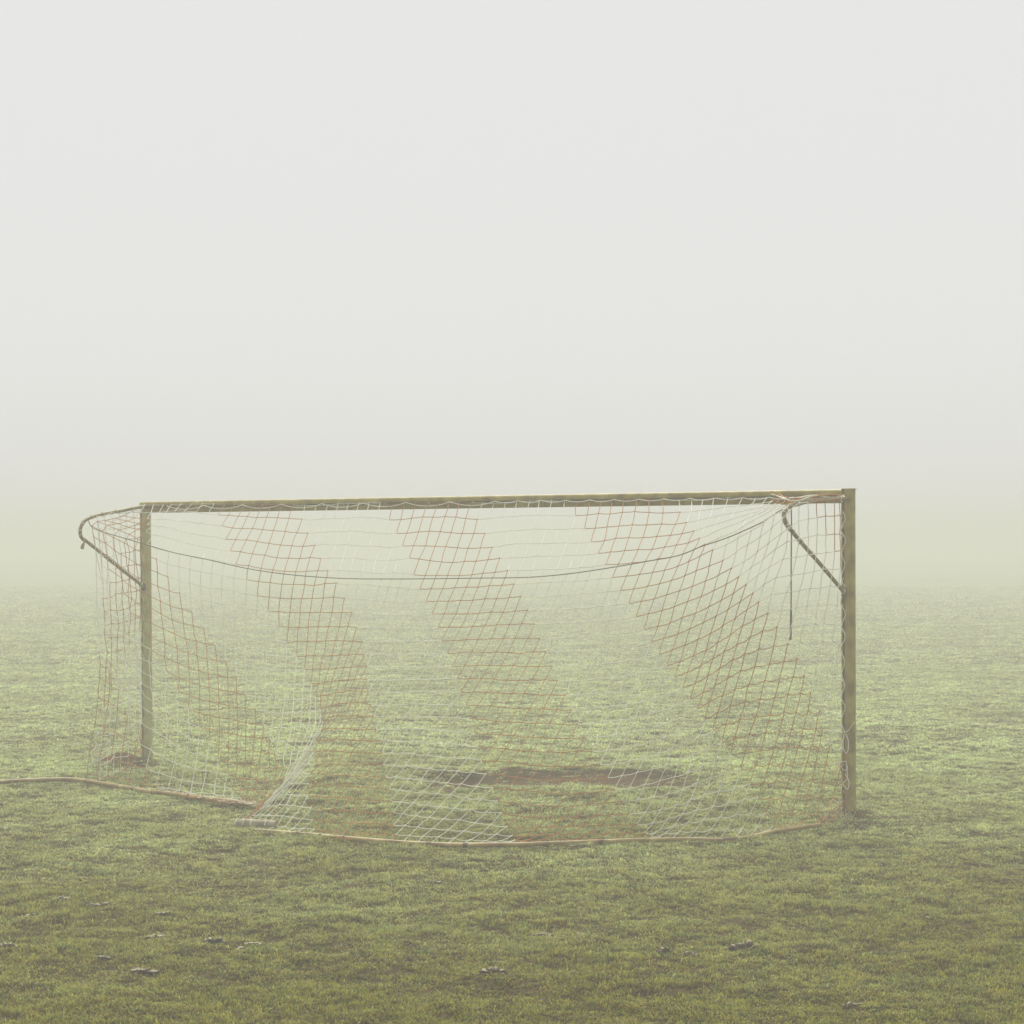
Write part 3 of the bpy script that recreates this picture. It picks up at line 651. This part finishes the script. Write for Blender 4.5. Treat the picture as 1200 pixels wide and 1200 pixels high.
# top edge along the crossbar
for c in list(range(12, 60, 4)):
    x_ = {12: 301}.get(c)
    p = goal_pt(c / 62 * GW, 0.035, 2.495); X = p.x / p.y * F + 600; Y = HY - (p.z - CZ) / p.y * F
    X += -6 if c < 20 else (4 if c > 24 else 0)
    CP.append((X, Y, 0, c))
CP += [(264, 589.5, 0, 9), (225, 590.5, 0, 6), (195, 591, 0, 3.4), (170, 592, 0, 1), (160, 595, 0, 0), (930, 581.5, 0, 60), (952, 581.5, 0, 61.6)]
CP += [(145, 604, 2, 0), (130, 609, 3.5, 0), (172, 608, 2, 2), (152, 618, 4, 2), (940, 585, 2, 61), (928, 590, 4, 60.9)]
A_ = np.array(CP)
def fit(A_, lam=0.02):
    P = np.stack([A_[:, 2], A_[:, 3]], -1)
    d = np.linalg.norm(P[:, None] - P[None], axis=-1); K = np.where(d > 0, d * d * np.log(d + 1e-12), 0) + lam * np.eye(len(P))
    Q = np.concatenate([np.ones((len(P), 1)), P], 1); n = len(P)
    M = np.zeros((n + 3, n + 3)); M[:n, :n] = K; M[:n, n:] = Q; M[n:, :n] = Q.T
    rhs = np.zeros((n + 3, 2)); rhs[:n] = A_[:, :2]
    w = np.linalg.solve(M, rhs)
    def ev(r, c):
        d = np.sqrt((P[:, 0] - r) ** 2 + (P[:, 1] - c) ** 2); k = np.where(d > 0, d * d * np.log(d + 1e-12), 0)
        v = k @ w[:n] + w[n] + w[n + 1] * r + w[n + 2] * c
        return float(v[0]), float(v[1])
    return ev
ev = fit(A_)
NR = 27; C0, C1 = 0, 70
NODES = {}
s_end = {}
for c in range(C0, C1 + 1):
    x, y = ev(27, c); y = max(y, 905); s_end[c] = ground_s(x, y)
def s_at(r, c):
    top = SL + (SR - SL) * min(max(c, 0), 61) / 61.0
    if c > 61: top = SR * max(0.0, (68.2 - c) / 7.2)
    if r <= 5.3: return r / 5.3 * top + 0.035 * (1 - r / 5.3)
    rend = 22.4 if c < 19 else (22.4 + (c - 19) / 8 * 4.6 if c < 27 else 27)
    t = min(1.0, (r - 5.3) / (rend - 5.3))
    return max(0.02, top + (s_end[c] - top) * t ** 1.15)
GZ = 0.012
def node3(r, c):
    x, y = ev(r, c)
    jr = rng.normal(0, 0.45, 2)
    if c < 17 and r > 22: jr = rng.normal(0, 1.0, 2) * np.array([2.4, 1.2])
    p = on_goal_plane(x + jr[0], y + jr[1], s_at(r, c))
    zg = float(height(p.x, p.y)) + GZ
    if p.z < zg:       # the net rests on the ground instead of passing through it
        p = on_ground(x + jr[0], max(y + jr[1], 880), zg)
    return p
for c in range(C0, C1 + 1):
    for r in range(0, NR + 1):
        if c >= 62 and r < 7: continue
        if c == 61 and r < 1: continue
        if r >= 24 and c <= 22: continue
        if c >= 66:
            xx, yy = ev(r, c)
            if xx > 987.5: continue
        NODES[(r, c)] = node3(r, c)
# left side panel (columns counted away from the rear corner toward the left post)
for k in range(1, 8):
    for r in range(1, 21):
        t = (r - 1) / 19
        x0 = 105 + 12 * math.sin(min(1, t * 1.9) * 1.35) - 20 * max(0, t - .62) ; x = x0 + (168.5 - x0) * k / 7.3
        y0 = 605 + 309 * t; y1 = 598 + 295 * t
        y = y0 + (y1 - y0) * k / 7.3 + 1.8 * math.sin(k * 1.3 + r) * t
        top = SL * (1 - k / 7.3); bot = ground_s(104 + 64 * k / 7.3, 914 - 22 * k / 7.3)
        s = top + (bot - top) * t ** 1.3 if k < 7 else 0.06
        p = on_goal_plane(x + rng.normal(0, .9), y + rng.normal(0, .9), max(0.04, s))
        zg = float(height(p.x, p.y)) + GZ
        if p.z < zg: p.z = zg
        NODES[(r, -k)] = p
net = empty('goal_net', goal_pt(GW / 2, 1.0, 0), 'slack football net in diagonal orange and white bands behind the goal', 'net')
def is_orange(k, c):
    if c < 0: return (-k - 9) % 16 < 8
    return (k - 24) % 16 < 8
bands = {}
def edge(a, b, k, c, sag):
    if a not in NODES or b not in NODES: return
    if (NODES[a] - NODES[b]).length > 0.55: return
    bands.setdefault(((k + 200) // 8, c < 0), []).append((a, b, sag, is_orange(k, c)))
for (r, c), p in list(NODES.items()):
    slack = 0.02 + 0.05 * min(1, max(0, (r - 10) / 12)) + (0.05 if c > 56 and r > 13 else 0)
    edge((r, c), (r, c + 1), c - r, c, slack * random.uniform(.5, 1.3))
    edge((r, c), (r + 1, c), c - 1 - r, c, 0.004)
knotted = set()
for key in sorted(bands):
    par = {}
    def root(q):
        par.setdefault(q, q)
        while par[q] != q: q = par[q]
        return q
    for a_, b_, _, _ in bands[key]: par[root(a_)] = root(b_)
    comps = {}
    for e_ in bands[key]: comps.setdefault(root(e_[0]), []).append(e_)
    for es in comps.values():
        if len(es) < 6: continue
        m = MB()
        for a_, b_, sag, org in es:
            p, q = NODES[a_], NODES[b_]; off = Vector((rng.normal(0, .004), rng.normal(0, .004), -sag * (p - q).length))
            pts = [p, p.lerp(q, .25) + off * .75, p.lerp(q, .5) + off, p.lerp(q, .75) + off * .75, q] if sag > 0.01 else [p, p.lerp(q, .5) + off * .5, q]
            m.tube(pts, 0.0031 if org else 0.0029, 4, caps=False)
            for t_ in (a_, b_):
                if t_ not in knotted: knotted.add(t_); m.octa(NODES[t_], 0.0072)
        m.build('orange_mesh_band' if es[0][3] else 'white_mesh_band', M_ORANGE if es[0][3] else M_WHITE, net, label=('rusty orange' if es[0][3] else 'dull white') + ' band of square netting')
# ties from the last mesh of each row to the right post
m = MB()
for r in range(7, 27):
    cs = [c for (rr, c) in NODES if rr == r]
    if not cs: continue
    q = NODES[(r, max(cs))]; e = Vector((P1[0], P1[1], 0)) + UX * -0.03 + NX * (PD / 2 + .006) + ZX * (q.z - 0.015)
    if (q - e).length < 0.3:
        m = MB(); m.tube([q, q.lerp(e, .5) - ZX * .018, e], 0.0026, 4); m.build('post_tie', M_WHITE, net)
# head cord looped over the crossbar hooks
m = MB(); pts = []
hk = HOOK_U
for i in range(len(hk) - 1):
    u0, u1 = hk[i], hk[i + 1]
    if u1 < 4.3 and i % 2 == 1: continue
    e = hk[i + 2] if (u0 < 3.9 and i + 2 < len(hk)) else u1
    n = 6; sg = 0.035 if e - u0 > 0.3 else 0.016
    for j in range(n):
        t = j / n; pts.append(goal_pt(u0 + (e - u0) * t, 0.050, 2.498 - sg * 4 * t * (1 - t)))
m.tube(pts, 0.0045, 5); m.build('head_cord', M_WHITE, net)
# cord gathered along the right arm
for k in range(3):
    m = MB(); pts = []
    for (x, y) in ((989, 581.5), (975, 582.5), (960, 582), (948, 583), (938, 586), (930, 587), (922, 586), (914, 580), (904, 578)):
        p = on_side_plane(max(x, 919), y - 0.8 * k, P1) if x > 918 else on_goal_plane(x, y, 0.5)
        pts.append(p + Vector((rng.normal(0, .006), rng.normal(0, .01), rng.normal(0, .007))))
    m.tube(spline(pts, 3), 0.0055, 5); m.build('gathering_cord', M_WHITE if k < 2 else M_ORANGE, net)
# lacing down the posts
for i, (P, x0) in enumerate(((P1, 988.0), (P0, 171.0))):
    pts = []; n = 46
    for j in range(n + 1):
        z = 2.38 - j * (2.30 / n); q = Vector((P[0], P[1], 0)) + UX * (-0.030 + 0.016 * math.sin(j * 1.7) + rng.normal(0, .004)) + NX * (PD / 2 + 0.008 + .006 * math.cos(j * 1.7)) + ZX * z
        pts.append(q)
    m = MB(); m.tube(spline(pts[:38], 2), 0.0042, 5); m.build('lacing_cord', M_WHITE, net)
    m = MB(); m.tube(spline(pts[37:], 2), 0.0052, 5); m.build('lacing_cord', M_ORANGE, net)
if True:
    LO = [[(1001, 846), (997, 852), (993, 857), (988, 858), (981, 857)], [(991, 860), (994, 868), (994, 878), (991, 883), (988, 874), (989, 862)], [(976, 896), (984, 893), (992, 892)],
          [(983, 893), (988, 902), (993, 901), (991, 892)], [(992, 896), (993, 912), (988, 918), (993, 925), (995, 916), (990, 906)]]
    for L in LO:
        m = MB(); m.tube(spline([on_goal_plane(x, y, 0.055) for x, y in L], 4), 0.0036, 5); m.build('slack_loop', M_WHITE, net)
    LO = [[(117, 858), (111, 865), (111, 869), (115, 874), (121, 871)], [(115, 874), (107, 881), (107.5, 886), (112.5, 891), (120, 889), (128, 883), (125, 879), (125, 871), (130, 868)],
          [(111, 892), (102.5, 898), (103, 903), (107.5, 906), (98, 913)], [(107.5, 906), (107.5, 913)], [(122, 897), (127.5, 903), (136.5, 906), (146, 906.5)], [(118, 901), (117.5, 907), (119, 913), (127, 917)],
          [(134, 885), (130, 893), (134, 903), (132, 914)], [(113, 844), (112, 850), (116, 856), (113, 862)]]
    for L in LO:
        m = MB(); m.tube(spline([on_side_plane(x, y, P0 + GU * (0.02 * (x - 98) / 30)) for x, y in L], 4), 0.004, 5); m.build('slack_loop', M_WHITE, net)
# netting crumpled over the left ground bar
m = MB()
for i in range(26):
    t = rng.random() ** 0.8; x = 185 + 125 * t; y = 927.5 + 17 * (x - 185) / 125 + rng.normal(0, 1.4) - 1
    pts = [on_ground(x + d + rng.normal(0, 1), y + d * .13 + rng.normal(0, 1.1), 0.035 + abs(rng.normal(0, .015))) for d in (-9, -4, 1, 5, 10)]
    m.tube(spline(pts, 3), 0.0032, 4)
m.build('crumpled_netting', M_WHITE, net)
m = MB()
for i in range(22):
    t = rng.random(); x = 205 + 115 * t; y = 931 + 16 * (x - 205) / 115 + rng.normal(0, 2.0)
    pts = [on_ground(x + d + rng.normal(0, 1), y + d * .15 + rng.normal(0, 1.2), 0.03 + abs(rng.normal(0, .015))) for d in (-9, -4, 1, 5, 10)]
    m.tube(spline(pts, 3), 0.0032, 4)
m.build('crumpled_netting', M_ORANGE, net)
# strands of the fold running into the stub
m = MB()
for i in range(4):
    pts = [(366 + i * 2, 880), (352 + i * 2.2, 898), (340 + i * 2, 913), (324 + i * 2, 930), (306 + i * 2, 946), (284 + i * 2.5, 960), (275 + i * 3, 965)]
    V = []
    for j, (x, y) in enumerate(pts):
        t = j / 6; s = s_at(16, 24) * (1 - t) + ground_s(276, 965) * t
        V.append(on_goal_plane(x + rng.normal(0, .9), y + rng.normal(0, .6), s))
    m.tube(spline(V, 3), 0.0026, 4)
m.build('fold_strands', M_WHITE, net)

# ------------------------------------------------------------------ tall grass at the right post, sods at the left post
def tuft_obj(name, label, px, py, nb, rad, h0, h1, seed, mat, group=None):
    g = on_ground(px, py); me = blade_mesh(name, nb, rad, h0, h1, 0.0026, 1.1, seed, mat)
    o = bpy.data.objects.new(name, me); col.objects.link(o); o.location = (g.x, g.y, float(height(g.x, g.y)) - .005)
    return tag(o, label, 'grass tuft', group)
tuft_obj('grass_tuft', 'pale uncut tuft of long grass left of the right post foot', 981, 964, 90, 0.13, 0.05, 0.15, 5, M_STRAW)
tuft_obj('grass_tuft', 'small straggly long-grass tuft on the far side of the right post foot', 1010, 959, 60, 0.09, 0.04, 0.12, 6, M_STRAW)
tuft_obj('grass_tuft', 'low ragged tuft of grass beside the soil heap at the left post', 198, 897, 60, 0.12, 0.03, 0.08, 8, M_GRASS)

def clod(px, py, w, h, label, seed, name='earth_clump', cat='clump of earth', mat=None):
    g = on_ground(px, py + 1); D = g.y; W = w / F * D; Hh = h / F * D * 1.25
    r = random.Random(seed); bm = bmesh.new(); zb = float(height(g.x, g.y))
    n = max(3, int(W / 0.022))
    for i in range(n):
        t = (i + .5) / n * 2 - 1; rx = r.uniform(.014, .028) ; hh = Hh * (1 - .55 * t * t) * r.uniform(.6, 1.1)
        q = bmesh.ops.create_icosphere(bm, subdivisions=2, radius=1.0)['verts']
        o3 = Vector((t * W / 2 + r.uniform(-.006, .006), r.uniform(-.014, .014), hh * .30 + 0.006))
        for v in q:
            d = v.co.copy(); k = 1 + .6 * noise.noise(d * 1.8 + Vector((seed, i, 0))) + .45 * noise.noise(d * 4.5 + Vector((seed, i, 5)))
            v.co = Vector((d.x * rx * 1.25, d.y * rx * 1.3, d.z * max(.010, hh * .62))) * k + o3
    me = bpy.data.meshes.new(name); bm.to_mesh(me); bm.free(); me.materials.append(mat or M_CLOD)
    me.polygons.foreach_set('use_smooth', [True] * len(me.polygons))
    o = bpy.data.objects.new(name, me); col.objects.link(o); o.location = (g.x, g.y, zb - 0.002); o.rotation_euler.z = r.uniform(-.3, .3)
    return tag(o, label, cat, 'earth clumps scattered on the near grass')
CL = [(38, 1074, 17, 6, 'low reddish clump with a pale rim, second one in from the left edge'),
      (120, 1062, 42, 7, 'longest clump, a broad pale-topped ridge of earth at the left of the lawn'),
      (73, 1057, 10, 6, 'small pale clump just left of the long earth ridge'),
      (10, 1111, 21, 9, 'rounded dark clump at the very left edge of the lawn'),
      (123, 1123, 9, 5, 'small frosted lump left of the low lower-left ridge'),
      (168, 1133, 30, 6, 'wide low brown ridge nearest the bottom left'),
      (190, 1071, 11, 3, 'thin bright white sliver of a clump right of the long ridge'),
      (184, 1093, 20, 4, 'flat speckled clump midway between long ridge and double-humped clump'),
      (249, 1101, 30, 8, 'double-humped brown clump with white rim on the left part of the lawn'),
      (283, 1106, 10, 4, 'tiny white clump right of the double-humped clump, the nearer of two'),
      (294, 1099, 12, 4, 'slim white-topped clump right of the double-humped clump, the farther of two'),
      (345, 1074, 10, 4, 'dark bare speck of earth below the tube stub'),
      (507, 1034, 13, 4, 'dark small clump just in front of the net at mid-lawn'),
      (637, 1092, 20, 4, 'flat reddish smear of earth in the middle of the lawn'),
      (681, 1098, 8, 5, 'small dark arch-shaped lump right of the reddish smear'),
      (578, 1144, 24, 5, 'thin curved clump, lowest of those at the middle'),
      (779, 1127, 17, 7, 'frosted round clump, left one of the pair below the net bar corner'),
      (808, 1128, 15, 6, 'frosted round clump, right one of the pair below the net bar corner'),
      (872, 1122, 30, 10, 'tallest brown clump, a small peaked heap right of centre'),
      (998, 1184, 16, 6, 'white-flecked clump nearest the bottom right')]
for i, (x, y, w, h, l) in enumerate(CL): clod(x, y, w, h, l, 20 + i)

# ------------------------------------------------------------------ haze
hz = MB(); hz.box((0, 400, 1.3), Vector((760, 0, 0)), Vector((0, 560, 0)), Vector((0, 0, 2.6)))
ho = hz.build('haze', None, smooth=False); ho['kind'] = 'stuff'
ho.data.materials.clear()
mh = bpy.data.materials.new('haze'); mh.use_nodes = True; n = mh.node_tree; n.nodes.clear()
pv = node(n, 'ShaderNodeVolumePrincipled'); pv.inputs['Density'].default_value = 0.0160
pv.inputs['Color'].default_value = (0.74, 0.75, 0.71, 1); pv.inputs['Anisotropy'].default_value = 0.0
out = node(n, 'ShaderNodeOutputMaterial'); n.links.new(pv.outputs[0], out.inputs['Volume'])
ho.data.materials.append(mh)
mh.cycles.homogeneous_volume = True if hasattr(mh, 'cycles') and hasattr(mh.cycles, 'homogeneous_volume') else True
